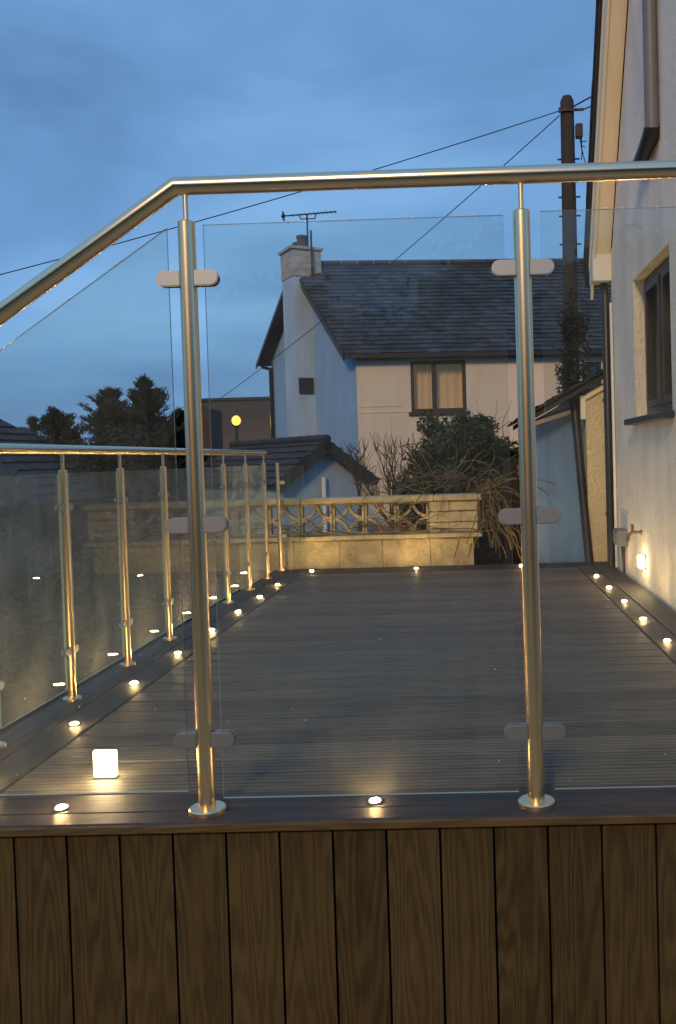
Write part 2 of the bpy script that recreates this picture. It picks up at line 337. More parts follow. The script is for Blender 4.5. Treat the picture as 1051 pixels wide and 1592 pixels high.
CL = {('x', 1): clamp_mb('x'), ('x', -1): flip(clamp_mb('x'), 0), ('y', 1): clamp_mb('y'), ('y', -1): flip(clamp_mb('y'), 1)}
PM = {}
def post(parent, x, y, h, pin, clamps, heights, k=1.0):
    def get(key, mk_mb, mat):
        if key not in PM:
            o = mk(key[0], mk_mb(), mat, None, smooth=key[0] != 'clamp'); PM[key] = o.data
            if key[0] == 'clamp':
                bm = bmesh.new(); bm.from_mesh(o.data); bmesh.ops.bevel(bm, geom=[e for e in bm.edges if e.calc_face_angle(0) > R(50)], offset=.0022, segments=2, affect='EDGES'); bm.to_mesh(o.data); bm.free()
            bpy.data.objects.remove(o)
        return PM[key]
    def put(name, me, par, loc):
        o = bpy.data.objects.new(name, me); col.objects.link(o); o.parent = par; o.location = loc; return o
    sc_ = lambda mb: mb if k == 1 else scaled(mb, k)
    p = put('post', get(('post', h), lambda: post_mesh(h, .0245 * k), M['steel']), parent, Vector((x, y, 0)) - Vector(parent.location))
    put('base_flange', get(('base_flange', k), lambda: sc_(MB().lathe((0, 0, 0), [(.053, .0015), (.053, .013), (.050, .016), (.030, .0165), (.0255, .0165)], 36)), M['steel']), p, (0, 0, 0))
    if pin: put('pin', get(('pin', h, pin), lambda: MB().lathe((0, 0, 0), [(.0075, h), (.0075, pin - .018)], 14), M['steel']), p, (0, 0, 0))
    for d, s in clamps:
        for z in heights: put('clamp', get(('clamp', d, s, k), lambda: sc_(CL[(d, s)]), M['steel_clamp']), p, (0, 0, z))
    return p
def pane(parent, poly, n, th=.010, mat='glass', drops=None):
    """poly in world space, n = thickness direction"""
    n = Vector(n); mb = MB(); k = len(poly)
    vs = [Vector(p) - n * th / 2 for p in poly] + [Vector(p) + n * th / 2 for p in poly]
    mb.add(vs, [list(range(k))[::-1], list(range(k, 2*k))]); mb.cur = 1
    mb.add(vs, [(i, (i+1) % k, k + (i+1) % k, k + i) for i in range(k)])
    o = mk('glass_pane', mb, [M[mat], M['gedge']], parent)
    if drops:
        d = MB(); (a, b, cnt) = drops; a = Vector(a); b = Vector(b)
        for i in range(cnt):
            t = random.random() ** 1.0; r = random.uniform(.0016, .0042); d.blob(a.lerp(b, t) + Vector((0, -.001, .0005)), (r * random.uniform(1, 2.0), r, r))
        zt = [p[2] for p in poly]; xs_ = [p[0] for p in poly]
        for i in range(7):
            r = random.uniform(.0010, .0018); d.blob((random.uniform(min(xs_) + .02, max(xs_) - .02), -.006, random.uniform(.06, .55)), (r, .0012, r * random.uniform(1, 2.2)))
        w = mk('water_drops', d, M['drop'], o); w['kind'] = 'stuff'
    return o
fb = thing('front_balustrade', 'tall clear glass balustrade with steel posts, its handrail slanting down at left', 'balustrade', (-.3, 0, 0))
PX1, PX2, PX3, PXC = -.776, .1765, 1.128, -1.74
HZ = (.214, .8345, 1.5375)
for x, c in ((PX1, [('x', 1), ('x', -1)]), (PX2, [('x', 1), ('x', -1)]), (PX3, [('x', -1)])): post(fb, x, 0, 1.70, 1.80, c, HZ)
pane(fb, [(-.728, 0, .041), (.126, 0, .041), (.126, 0, 1.688), (-.728, 0, 1.688)], (0, 1, 0), drops=((-.70, 0, 1.689), (.05, 0, 1.689), 17))
pane(fb, [(.230, 0, .046), (1.078, 0, .046), (1.078, 0, 1.695), (.230, 0, 1.695)], (0, 1, 0), drops=((.40, 0, 1.696), (1.0, 0, 1.696), 15))
pane(fb, [(-1.69, 0, .063), (-.828, 0, .063), (-.832, 0, 1.682), (-1.69, 0, 1.106)], (0, 1, 0), drops=((-1.45, 0, 1.268), (-.95, 0, 1.604), 14))
ra = [(1.31, 0, 1.80), (.3, 0, 1.80), (-.803, 0, 1.80)]
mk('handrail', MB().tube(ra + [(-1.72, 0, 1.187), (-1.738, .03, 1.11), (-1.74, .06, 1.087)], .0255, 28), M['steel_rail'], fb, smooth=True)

lb = thing('side_balustrade', 'low glass balustrade with a row of steel posts along the left deck edge', 'balustrade', (PXC, 2.6, 0))
LY = [i * .645 for i in range(9)]
for i, yy in enumerate(LY):
    post(lb, PXC, yy, 1.0, 1.087, ([('y', 1)] if i < 8 else []) + ([('y', -1)] if i else []), (.215, .837), .74)
for i in range(8):
    pane(lb, [(PXC, LY[i] + .045, .055), (PXC, LY[i+1] - .045, .055), (PXC, LY[i+1] - .045, .985), (PXC, LY[i] + .045, .985)], (1, 0, 0), mat='glass_side')
mk('handrail', MB().tube([(PXC, .062, 1.087), (PXC, 2.5, 1.087), (PXC, 5.20, 1.087)], .0215, 24), M['steel_rail'], lb, smooth=True)
eb = thing('end_balustrade', 'single steel post with a glass pane at the far left deck corner', 'balustrade', (-1.74, 5.72, 0))
post(eb, -1.74, 5.72, 1.0, 0, [('x', 1)], (.32, .815), .74)
pane(eb, [(-1.702, 5.72, .06), (-1.50, 5.72, .06), (-1.50, 5.72, .97), (-1.702, 5.72, .97)], (0, 1, 0), mat='glass')

# ------------------------------------------------------------------ deck lights
bez = MB().lathe((0, 0, 0), [(.0215, 0), (.0215, .003), (.0165, .0042), (.0150, .0042)], 20)
len_ = MB().lathe((0, 0, 0), [(.0150, .002), (.0146, .0050), (.0118, .0072), (.0065, .0084), (.001, .0088)], 16)
def deck_light(i, x, y, label):
    t = thing('deck_light', label, 'light', (x, y, .0005), group='round deck lights set in the border boards')
    global BZ, LN
    if 'BZ' not in globals():
        a = mk('bezel', bez, M['steel_clamp'], t, smooth=True, world=False); b = mk('lens', len_, M['led'], t, smooth=True, world=False); BZ, LN = a.data, b.data
    else:
        for n, me in (('bezel', BZ), ('lens', LN)):
            o = bpy.data.objects.new(n, me); col.objects.link(o); o.parent = t
ORD = ['first', 'second', 'third', 'fourth', 'fifth', 'sixth', 'seventh', 'eighth']
for i in range(8): deck_light(i, -1.565, .275 + .6370 * i, 'round warm deck light, %s from the front in the row along the left glass' % ORD[i])
for i in range(5): deck_light(i, 1.04, 2.19 + .645 * i, 'round warm deck light, %s from the near end in the row beside the white wall' % ORD[i])
for x, s in ((-1.226, 'in the front edge board left of the front posts'), (-.295, 'in the front edge board between the two front posts')): deck_light(0, x, .050, 'round warm deck light ' + s)
for x, s in ((-1.43, 'leftmost at the foot of the pierced block wall'), (-.478, 'right of centre at the foot of the pierced block wall'), (.478, 'at the far deck edge beside the dark gap')): deck_light(0, x, 5.585, 'round warm deck light ' + s)

# glowing slab standing in for a reflection in the raked pane, and the lamp on the white wall
t = thing('reflection_slab', 'flat glowing slab standing in for a square reflection in the slanted glass pane', 'lamp', (-1.196, .305, 0))
mk('base_plate', MB().box(-1.234, -1.158, .292, .318, .001, .006, .002), M['greyp'], t)
mk('diffuser', MB().box(-1.232, -1.160, .299, .311, .0065, .090, .003), M['lamp'], t)
t = thing('wall_lamp', 'small square glowing lamp fixed low on the white wall under the tap', 'lamp', (1.31, 4.12, .19))
mk('back_plate', MB().box(1.300, 1.3095, 4.07, 4.17, .135, .245, .002), M['greyp'], t)
mk('diffuser', MB().box(1.262, 1.299, 4.085, 4.155, .145, .235, .008), M['lamp'], t)

# ------------------------------------------------------------------ helpers for buildings
def wall_boxes(mb, p0, p1, z0, z1, th, ops=()):
    """a wall from p0 to p1 (its outer face, thickness to the left of the direction), with real openings (u0,u1,v0,v1)"""
    p0 = Vector((*p0, 0)); p1 = Vector((*p1, 0)); d = (p1 - p0); Ln = d.length; d.normalize(); n = Vector((-d.y, d.x, 0)) * th
    us = sorted({0, Ln, *[o[0] for o in ops], *[o[1] for o in ops]}); vs = sorted({z0, z1, *[o[2] for o in ops], *[o[3] for o in ops]})
    for a, b in zip(us, us[1:]):
        for c, e in zip(vs, vs[1:]):
            if any(o[0] - 1e-6 <= a and b <= o[1] + 1e-6 and o[2] - 1e-6 <= c and e <= o[3] + 1e-6 for o in ops): continue
            q = [p0 + d*a + Vector((0, 0, c)), p0 + d*b + Vector((0, 0, c)), p0 + d*b + Vector((0, 0, e)), p0 + d*a + Vector((0, 0, e))]
            mb.prism(q, n)
    return mb
def bar(mb, a, b, w, h, up=(0, 0, 1)):        # rectangular bar from a to b, w across, h along up
    a = Vector(a); b = Vector(b); d = (b - a).normalized(); s = d.cross(Vector(up)).normalized() * w / 2; u = s.cross(d).normalized() * h / 2
    return mb.prism([a - s - u, a + s - u, a + s + u, a - s + u], b - a)
def slates(mb, o, ux, vy, nrm, W, H, sw, sh, th=.012, jit=.006, keep=None):
    """courses of overlapping slates on the plane o + u*ux + v*vy (v=0 at the eaves)"""
    r = 0; v = -.03
    while v < H:
        u = -(sw / 2) * (r % 2); 
        while u < W:
            a, b = max(0, u + .004), min(W, u + sw - .004)
            if b - a > .02 and (keep is None or keep((a + b) / 2, v)):
                j = random.uniform(-jit, jit); t1 = th + random.uniform(0, jit); v1 = min(H, v + sh * 1.25)
                p = lambda uu, vv, k: o + ux * uu + vy * vv + nrm * k
                lo0, lo1 = v + j, v + j + random.uniform(-jit, jit) * .4
                vs = [p(a, lo0, .010), p(b, lo1, .010), p(b, v1, 0), p(a, v1, 0), p(a, lo0, .010 + t1), p(b, lo1, .010 + t1 + random.uniform(-.003, .003)), p(b, v1, .004), p(a, v1, .004)]
                mb.add(vs, [(4, 5, 6, 7), (0, 1, 5, 4), (1, 2, 6, 5), (3, 0, 4, 7)])
            u += sw
        v += sh; r += 1
    return mb

# ------------------------------------------------------------------ white house at the right
WX = 1.31
nh = thing('white_house', 'white roughcast house at the right edge with cream sloping bargeboard', 'house', (WX, 2.5, GZ))
ops = [(5.35 - 4.34, 5.35 - 3.13, 1.26, 2.31)]
YE, ZE, TP = 5.50, 2.66, 1.61          # eaves end of the verge, its height, slope
ya = 2.7; za = ZE + (YE - ya) * TP
mb = wall_boxes(MB(), (WX, 5.35), (WX, 0.05), GZ, 2.62, .30, ops)
mb.prism([(WX, 5.35, 2.62), (WX, 0.05, 2.62), (WX, ya, za - .30)], (.30, 0, 0))
mb.box(WX + .30, 5.0, 5.05, 5.35, GZ, 2.62)
mk('wall', mb, M['render'], nh)
# verge: line in the plane x = const going up towards the camera
def vp_(y, off): return (y, ZE + (YE - y) * TP + off)     # off is vertical offset
VX0 = 1.155
def strip(x0, x1, o0, o1, yA, yB, ends=None):
    (y0, z0), (y1, z1), (y2, z2), (y3, z3) = vp_(yA, o0), vp_(yB, o0), vp_(yB, o1), vp_(yA, o1)
    return MB().prism([(x0, y0, z0), (x0, y1, z1), (x0, y2, z2), (x0, y3, z3)], (x1 - x0, 0, 0))
rf = mk('roof', strip(VX0 - .03, 5.0, .10, .24, YE + .16, ya), M['slate_d'], nh)
mb = MB()
for i in range(17):
    yA = YE + .17 - i * .165
    mb2 = strip(VX0 - .045 - .006 * random.random(), VX0 + .12, .235, .275 + .012 * random.random(), yA, yA - .175); mb.add(mb2.v, mb2.f)
for i in range(0): pass
mk('verge_tiles', mb, M['slate_d'], rf)
mk('bargeboard', strip(VX0, VX0 + .022, -.24, .098, YE + .03, ya), M['cream'], nh)
mk('bargeboard_bead', strip(VX0 - .010, VX0 - .001, .02, .096, YE + .03, ya), M['cream'], nh)
mk('soffit', strip(VX0 + .024, WX - .002, -.20, -.17, YE - .10, ya), M['cream'], nh)
mk('eaves_box', MB().box(VX0 - .004, WX + .2, YE - .17, YE + .05, 2.50, 2.78, .006), M['white'], nh)
mk('gutter', MB().box(VX0 + .01, 4.9, YE + .055, YE + .15, 2.55, 2.64, .01), M['plastic'], nh)
dp = mk('downpipe', MB().tube([(1.262, 5.52, 2.56), (1.262, 5.44, 2.46), (1.262, 5.385, 2.36), (1.262, 5.385, -.0)], .034, 14), M['plastic'], nh, smooth=True)
for z in (.45, 1.45, 2.25): mk('bracket', MB().box(1.222, 1.31, 5.365, 5.405, z, z + .035, .004), M['plastic'], dp)
mk('service_pipe', MB().tube([(1.292, 5.28, .005), (1.292, 5.28, 2.3)], .013, 10), M['white'], nh, smooth=True)
mk('service_cable', MB().tube([(1.302, 4.98, .005), (1.300, 5.05, .25), (1.300, 5.10, .32)], .009, 8), M['plastic'], nh, smooth=True)
sp = mk('vent_pipe', MB().tube([(1.262, 3.33, 5.2), (1.262, 3.33, 3.08)], .046, 16), M['greyp'], nh, smooth=True)
mk('elbow', MB().tube([(1.262, 3.33, 3.10), (1.262, 3.345, 3.06), (1.262, 3.58, 3.03), (1.262, 3.82, 2.99), (1.30, 3.86, 2.97)], .050, 14), M['plastic'], sp, smooth=True)
w = mk('window', MB().box(1.395, 1.45, 3.135, 4.335, 1.265, 2.305).box(1.0, 1.0, 0, 0, 0, 0) if False else MB(), M['frame'], nh)
mb = MB(); X0, X1 = 1.395, 1.455
mb.box(X0, X1, 3.132, 3.20, 1.262, 2.308); mb.box(X0, X1, 4.27, 4.338, 1.262, 2.308); mb.box(X0, X1, 3.20, 4.27, 2.245, 2.308); mb.box(X0, X1, 3.20, 4.27, 1.262, 1.335); mb.box(X0, X1, 3.70, 3.77, 1.335, 2.245)
bpy.data.objects.remove(w); w = mk('window', mb, M['frame'], nh)
mb = MB()
for a, b in ((3.77, 4.27), (3.20, 3.70)):
    mb.box(1.378, 1.394, a + .0, a + .05, 1.335, 2.245); mb.box(1.378, 1.394, b - .05, b, 1.335, 2.245); mb.box(1.378, 1.394, a + .05, b - .05, 1.335, 1.385); mb.box(1.378, 1.394, a + .05, b - .05, 2.195, 2.245)
mk('sash', mb, M['frame'], w)
for a, b in ((3.77, 4.27), (3.20, 3.70)): mk('window_glass', MB().box(1.424, 1.430, a, b, 1.335, 2.245), M['wglass'], w)
mb = MB(); yy = 3.21
while yy < 4.25: mb.tube([(1.52 + .012 * math.sin(yy * 60), yy, 1.27), (1.52 + .012 * math.sin(yy * 60), yy, 2.3)], .028, 8); yy += .045
mk('curtain', mb, M['net'], w, smooth=True)
mk('sill', MB().box(1.232, 1.392, 3.07, 4.43, 1.212, 1.258, .006), M['plastic'], w)
mk('dark_room', MB().box(1.60, 1.64, 3.0, 4.5, 1.1, 2.5), M['black'], w)
# tap and meter box on the wall
t = thing('garden_tap', 'brass garden tap on the white wall above the small square lamp', 'tap', (1.31, 4.22, .40))
mk('body', MB().tube([(1.309, 4.22, .40), (1.235, 4.22, .40), (1.215, 4.22, .385), (1.205, 4.22, .335)], .013, 12).tube([(1.24, 4.22, .40), (1.24, 4.22, .45)], .010, 10), M['brass'], t, smooth=True)
mk('wall_flange', MB().lathe((1.300, 4.22, .40), [(.022, 0), (.022, .009)], 16, 'x'), M['brass'], t)
mk('handle', MB().box(1.232, 1.248, 4.18, 4.26, .451, .461, .003), M['brass'], t)
t = thing('meter_box', 'small grey junction box on the white wall beside the black downpipe', 'box', (1.30, 4.90, .30))
mk('housing', MB().box(1.225, 1.309, 4.80, 5.02, .235, .37, .008), M['greyp'], t); mk('lid', MB().box(1.219, 1.2245, 4.815, 5.005, .25, .355, .002), M['greyp'], t)
mk('conduit', MB().tube([(1.285, 4.87, .234), (1.285, 4.87, .006)], .011, 8), M['plastic'], t, smooth=True)

# ------------------------------------------------------------------ outbuilding behind the corner
ob = thing('outbuilding', 'low outbuilding with dark sloping roof, cream wall and skylight-tinted blue wall behind the white house', 'outbuilding', (1.4, 6.5, GZ))
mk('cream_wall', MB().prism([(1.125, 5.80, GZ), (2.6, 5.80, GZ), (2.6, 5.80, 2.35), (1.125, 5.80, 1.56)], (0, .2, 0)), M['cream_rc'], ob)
mk('skylight_tint_wall', MB().prism([(.66, 6.02, GZ), (1.18, 6.02, GZ), (1.18, 6.02, 1.60), (.66, 6.02, 1.33)], (0, 2.6, 0)), M['skytint_wall'], ob)
mk('corner_board', MB().box(1.075, 1.122, 5.775, 5.83, 1.32, 1.54, .004), M['white'], ob)
mk('fascia', MB().prism([(1.124, 5.772, 1.50), (2.6, 5.772, 2.29), (2.6, 5.772, 2.34), (1.124, 5.772, 1.55)], (0, .02, 0)), M['cream'], ob)
mk('barge_trim', MB().prism([(.64, 5.99, 1.275), (1.072, 5.99, 1.40), (1.072, 5.99, 1.44), (.64, 5.99, 1.315)], (0, .02, 0)), M['white'], ob)
orf = MB().prism([(.60, 5.70, 1.312), (2.6, 5.70, 2.387), (2.6, 5.70, 2.445), (.60, 5.70, 1.370)], (0, 3.0, 0))
r_ = mk('roof', orf, M['slate_d'], ob)
mb = MB(); o = Vector((.57, 5.66, 1.360)); vy = Vector((1, 0, .5375)).normalized(); ux = Vector((0, 1, 0)); slates(mb, o, ux, vy, Vector((-vy.z, 0, vy.x)), 3.0, 2.2, .22, .16, .02, .01)
q = mk('slates', mb, M['slate_d'], r_); q['kind'] = 'stuff'
mk('downpipe', MB().tube([(1.035, 5.94, 1.50), (1.115, 5.72, -.02)], .040, 12), M['plastic'], ob, smooth=True)
gt = thing('gap_filler', 'shade-black board gate in the gap beside the blue wall', 'filler', (.53, 6.3, GZ))  # black boards put where the alley is only in shade
for i in range(4): mk('board', MB().box(.36 + i * .078, .432 + i * .078, 6.28, 6.31, GZ, .98, .003), M['black'], gt)
mk('rail', MB().box(.352, .68, 6.312, 6.35, .7, .8), M['black'], gt)

# ------------------------------------------------------------------ pierced block wall at the far end
sw = thing('block_wall', 'low garden wall of pierced decorative blocks on a stone base', 'wall', (-1.4, 5.95, GZ))
WY0, WY1 = 5.83, 6.05; wx0, wx1 = -2.15, .118
x = wx0; first = True
while x < wx1 - .1:
    L_ = min(random.uniform(.40, .52), wx1 - x); mk('base_block', MB().box(x + .002, x + L_ - .002, WY0 + random.uniform(0, .008), WY1, GZ, .255, .006), M['base'], sw); x += L_
x = wx0 - .02
while x < wx1: L_ = min(.60, wx1 + .02 - x); mk('ledge_stone', MB().box(x + .002, x + L_ - .002, WY0 - .035, WY1 + .03, .258, .300, .006), M['stone'], sw); x += L_
x = wx0 - .02
while x < wx1: L_ = min(.62, wx1 + .02 - x); mk('coping_stone', MB().box(x + .002, x + L_ - .002, WY0 - .03 + random.uniform(-.004, .004), WY1 + .03, .602, .655 + random.uniform(-.003, .003), .008), M['stone'], sw); x += L_
B = .297; bx1 = -.362
def screen_block():
    mb = MB(); h = B / 2; fr = .021; d0, d1 = -.045, .045
    mb.box(-h, -h + fr, d0, d1, -h, h); mb.box(h - fr, h, d0, d1, -h, h); mb.box(-h + fr, h - fr, d0, d1, h - fr, h); mb.box(-h + fr, h - fr, d0, d1, -h, -h + fr)
    rad = h - .004
    for sx in (-1, 1):
        for sz in (-1, 1):
            pts = []; n = 9
            for rr in (rad + .012, rad - .012):
                row = [(sx * h - sx * rr * math.cos(R(90 * k / n)), sz * h - sz * rr * math.sin(R(90 * k / n))) for k in range(n + 1)]; pts.append(row)
            for k in range(n):
                a, b, c, e = pts[0][k], pts[0][k+1], pts[1][k+1], pts[1][k]
                mb.prism([(p[0], d0 + .008, p[1]) for p in (a, b, c, e)], (0, d1 - d0 - .016, 0))
    return mb
n_b = 6
shared('screen_block', screen_block(), M['stone'], sw, [(bx1 - (B + .006) * (i + .5), 5.93, .451) for i in range(n_b)])
z = .303
for i in range(3):
    hgt = .097; x = bx1 + .004
    cuts = [x, x + (.30 if i % 2 else .19), wx1 - .02]
    for a, b in zip(cuts, cuts[1:]): mk('stone', MB().box(a + .002, b - .002, WY0 + random.uniform(-.012, .012), WY1 - .02, z, z + hgt - .003, .008), M['stone'], sw)
    z += .0995

# ------------------------------------------------------------------ plants
def leaves(mb, c, rad, n, size, flat=.5, droop=0):
    c = Vector(c); 
    for i in range(n):
        d = Vector((random.gauss(0, 1), random.gauss(0, 1), random.gauss(0, 1))).normalized() * (random.random() ** .45)
        p = c + Vector((d.x * rad[0], d.y * rad[1], d.z * rad[2]))
        s = size * random.uniform(.6, 1.4); u = Vector((random.uniform(-1, 1), random.uniform(-1, 1), random.uniform(-.8, .8))).normalized(); w = u.cross(Vector((random.uniform(-1, 1), random.uniform(-1, 1), random.uniform(-1, 1)))).normalized() * flat
        mb.add([p - u*s, p + w*s*.6, p + u*s, p - w*s*.6], [(0, 1, 2, 3)])
    return mb
def wander(p, d, n, step, j, g=0):
    p = Vector(p); d = Vector(d).normalized(); out = [p.copy()]
    for i in range(n):
        d = (d + Vector((random.uniform(-j, j), random.uniform(-j, j), random.uniform(-j, j) - g))).normalized(); p = p + d * step; out.append(p.copy())
    return out

# evergreen bush behind the wall
b = thing('evergreen_bush', 'large dark evergreen bush behind the right part of the block wall', 'bush', (-.02, 7.7, GZ))
mb = MB()
for i in range(7): mb.tube(wander((-.02 + random.uniform(-.1, .1), 7.7, GZ), (random.uniform(-.5, .5), random.uniform(-.4, .4), 1), 7, .26, .25), [.035, .032, .028, .024, .02, .016, .011, .006], 6)
mk('stems', mb, M['twig'], b)
mb = MB(); mb2 = MB()
for i in range(230):
    a = random.random() * 2 * math.pi; r = random.random() ** .5; z = random.uniform(-.3, 1.36)
    wr = .72 * (1 - max(0, (z - .8)) / .9 * .7) * (.8 + .2 * math.sin(i * 2.1))
    c = (-.02 + math.cos(a) * r * wr, 7.55 + math.sin(a) * r * .65, z + random.uniform(-.05, .12)); k = random.uniform(.12, .22)
    leaves(mb if i % 3 else mb2, c, (k, k, k * .8), 150, random.choice((.024, .034, .044)), .7)
for i in range(150):
    c = (random.uniform(-.68, .38), random.uniform(6.5, 7.2), random.uniform(-.2, .84)); k = random.uniform(.10, .19); leaves(mb if i % 4 else mb2, c, (k * 1.2, k, k * .8), 120, random.choice((.024, .032, .042)), .7)
mk('foliage', mb, M['leaf'], b); mk('young_foliage', mb2, M['leaf2'], b)
mb = MB()
for i in range(6): mb.tube(wander((.05 + random.uniform(-.1, .45), 7.5 + random.uniform(-.3, .3), 1.15), (random.uniform(-.5, 1.0), random.uniform(-.3, .3), 1), 9, .065, .35, .05), [.005 - .0004 * q_ for q_ in range(10)], 4)
mk('bare_shoots', mb, M['twig'], b)
# bare shrub
def bare_shrub(x, y, z0, h, n, spread, label, nm='bare_shrub'):
    b = thing(nm, label, 'shrub', (x, y, GZ)); mb = MB()
    mb.tube([(x, y, GZ), (x, y + .01, z0)], [.05, .04], 8)
    for i in range(n):
        d = (random.uniform(-spread, spread), random.uniform(-spread, spread), 1); pts = wander((x, y, z0), d, 9, h / 8.5, .16, -.03)
        mb.tube(pts, [.013, .011, .009, .008, .007, .006, .005, .004, .003, .002], 5)
        for k in range(11):
            q = pts[random.randint(3, 8)]; mb.tube(wander(q, (random.uniform(-.7, .7), random.uniform(-.7, .7), 1), 5, h / 19, .3), [.005, .0042, .0035, .003, .0024, .0015], 4)
    mk('branches', mb, M['twig'], b); return b
bare_shrub(-.84, 7.35, .25, .92, 20, .70, 'bare leafless pruned shrub between the small gable and the evergreen bush')
bare_shrub(-1.20, 7.6, .45, .70, 4, .22, 'thin bare upright sapling close to the right corner of the small gable', 'bare_sapling')
# dry brambles over the wall
b = thing('dry_bramble', 'dry tangled brambles hanging over the right end of the block wall', 'bramble', (.1, 6.0, GZ)); mb = MB()
for i in range(46):
    sx = random.uniform(-.55, .26); pts = wander((sx, random.uniform(5.85, 6.35), random.uniform(.55, .80)), (random.uniform(-.7, .9), random.uniform(-1, .2), random.uniform(-.1, .7)), random.randint(8, 14), .055, .38, .07)
    mb.tube([p for p in pts if p.z > .03] if sum(p.z > .03 for p in pts) > 2 else pts, random.uniform(.003, .006), 4)
for i in range(45):
    pts = wander((random.uniform(.08, .24), random.uniform(5.80, 6.1), random.uniform(.45, .8)), (random.uniform(-.2, .5), random.uniform(-.7, .1), random.uniform(-.9, .2)), 11, .055, .33, .12)
    pts = [p for p in pts if p.z > .02]
    if len(pts) > 2: mb.tube(pts, random.uniform(.003, .0055), 4)
mk('stems', mb, M['dry'], b); mb = MB()
for i in range(34): leaves(mb, (random.uniform(-.45, .28), random.uniform(5.85, 6.35), random.uniform(.40, .82)), (.13, .12, .10), 34, random.choice((.013, .018, .024)))
mk('dead_leaves', mb, M['dry'], b)
# loose dry twigs on the wall
b = thing('dry_vine', 'thin dry vine straggling along the face of the pierced blocks', 'vine', (-1.0, 5.8, .3)); mb = MB()
for i in range(34):
    pts = wander((random.uniform(-2.0, -.2), random.uniform(5.79, 5.86), random.uniform(.31, .40)), (random.choice((-1, 1)), 0, random.uniform(-.2, .3)), 10, .055, .25)
    mb.tube([(p.x, min(max(p.y, 5.77), 5.87), max(p.z, .305)) for p in pts], random.uniform(.0022, .0045), 4)
for i in range(12):
    a0 = random.uniform(0, 6); cx_, cz_ = random.uniform(-.75, -.45), random.uniform(.42, .56); rr = random.uniform(.07, .14)
    mb.tube([(cx_ + rr * 1.2 * math.cos(a0 + k * .35), 5.80 + .004 * k, cz_ + rr * .8 * math.sin(a0 + k * .35)) for k in range(11)], .003, 4)
mk('stems', mb, M['dry'], b)
# undergrowth beyond the wall and left of the deck
mb = MB()
for i in range(60):
    leaves(mb, (random.uniform(-7.5, .2), random.uniform(6.4, 9.5), GZ + random.uniform(.1, .7)), (.40, .30, .28), 110, .035)
for i in range(130):
    leaves(mb, (random.uniform(-7.5, -2.6), random.uniform(1.0, 9), GZ + random.uniform(.05, .85)), (.45, .4, .25), 100, .04)
q = mk('undergrowth', mb, M['leaf'], None); q['kind'] = 'stuff'; q['label'] = 'dark low undergrowth beyond the wall and the side glass'

# conifers at the left
def conifer(x, y, zt, w, label, dens=1.0, lean=0):
    b = thing('conifer', label, 'tree', (x, y, GZ), group='dark conifers beyond the side balustrade')
    mk('trunk', MB().tube([(x, y, GZ), (x + lean * .5, y, (zt + GZ) / 2), (x + lean, y, zt - .1)], [.16, .10, .02], 8), M['twig'], b); mb = MB(); H = zt - GZ
    for i in range(int(62 * dens)):
        f = random.random() ** .85; z = GZ + .4 + f * (H - .45); a = random.random() * 6.283; rl = w * (1 - f) ** .8 * random.uniform(.35, 1.5) + .07
        p0 = Vector((x + lean * f, y, z)); d = Vector((math.cos(a), math.sin(a), random.uniform(.25, .9)))
        for k in range(9):
            q = p0 + d * rl * (k + 1) / 9
            for m_ in range(17):
                g_ = Vector((random.gauss(0, .5), random.gauss(0, .5), random.gauss(.35, .5))); u = (d + g_).normalized() * random.uniform(.04, .10); c = q + Vector((random.gauss(0, .035), random.gauss(0, .035), random.gauss(0, .03)))
                sd_ = u.cross(Vector((random.uniform(-1, 1), random.uniform(-1, 1), random.uniform(-1, 1)))).normalized() * random.uniform(.007, .015)
                mb.add([c - u * .5, c + sd_, c + u, c - sd_], [(0, 1, 2, 3)])
    for k in range(70):
        f = random.random(); c = Vector((x + lean + random.gauss(0, .05 * (1.2 - f)), y + random.gauss(0, .04), zt - .45 + f * .5)); u = Vector((random.gauss(0, .4), random.gauss(0, .4), 1)).normalized() * random.uniform(.06, .13)
        sd_ = u.cross(Vector((random.uniform(-1, 1), random.uniform(-1, 1), .1))).normalized() * .018; mb.add([c - u * .5, c + sd_, c + u, c - sd_], [(0, 1, 2, 3)])
    mk('crown', mb, M['conifer'], b)
for x, y, zt, w, s, ln in ((-8.75, 17.2, 2.25, 1.25, 'shaggy dark conifer, leftmost of the clump left of the front post', -.25), (-8.05, 17.6, 2.72, 1.15, 'pointed dark conifer with a bent tip, second from the left of its clump', .1), (-7.65, 17.0, 2.42, 1.2, 'dark conifer in the middle of the clump over the side handrail', 0),
                       (-7.35, 17.8, 2.55, 1.0, 'slim dark conifer just left of the tallest one', .05), (-7.05, 17.2, 2.90, 1.15, 'tallest dark conifer, towards the right of the clump', .05), (-6.75, 18.4, 2.25, .7, 'lowest dark conifer, at the right edge of the clump beside the sloping roof', .1)):
    conifer(x, y, zt, w, s, 2.0, ln)
conifer(-11.1, 20.5, 2.30, .45, 'small lone dark conifer beside the dark tiled roof at left', .8)
# tapering upright shrub in front of the conifers
b = thing('garden_hedge', 'dark hedge below the conifers behind the side glass', 'hedge', (-7.6, 15.8, GZ)); mb = MB()
for i in range(90): leaves(mb, (random.uniform(-9.0, -6.5), random.uniform(15.4, 16.6), random.uniform(GZ + .1, 1.75)), (.32, .28, .28), 60, .055)
mk('foliage', mb, M['conifer'], b)
mk('stems', MB().tube([(-7, 16, GZ), (-7, 16, .8)], .05, 6).tube([(-8.2, 16, GZ), (-8.2, 16, .8)], .05, 6), M['twig'], b)

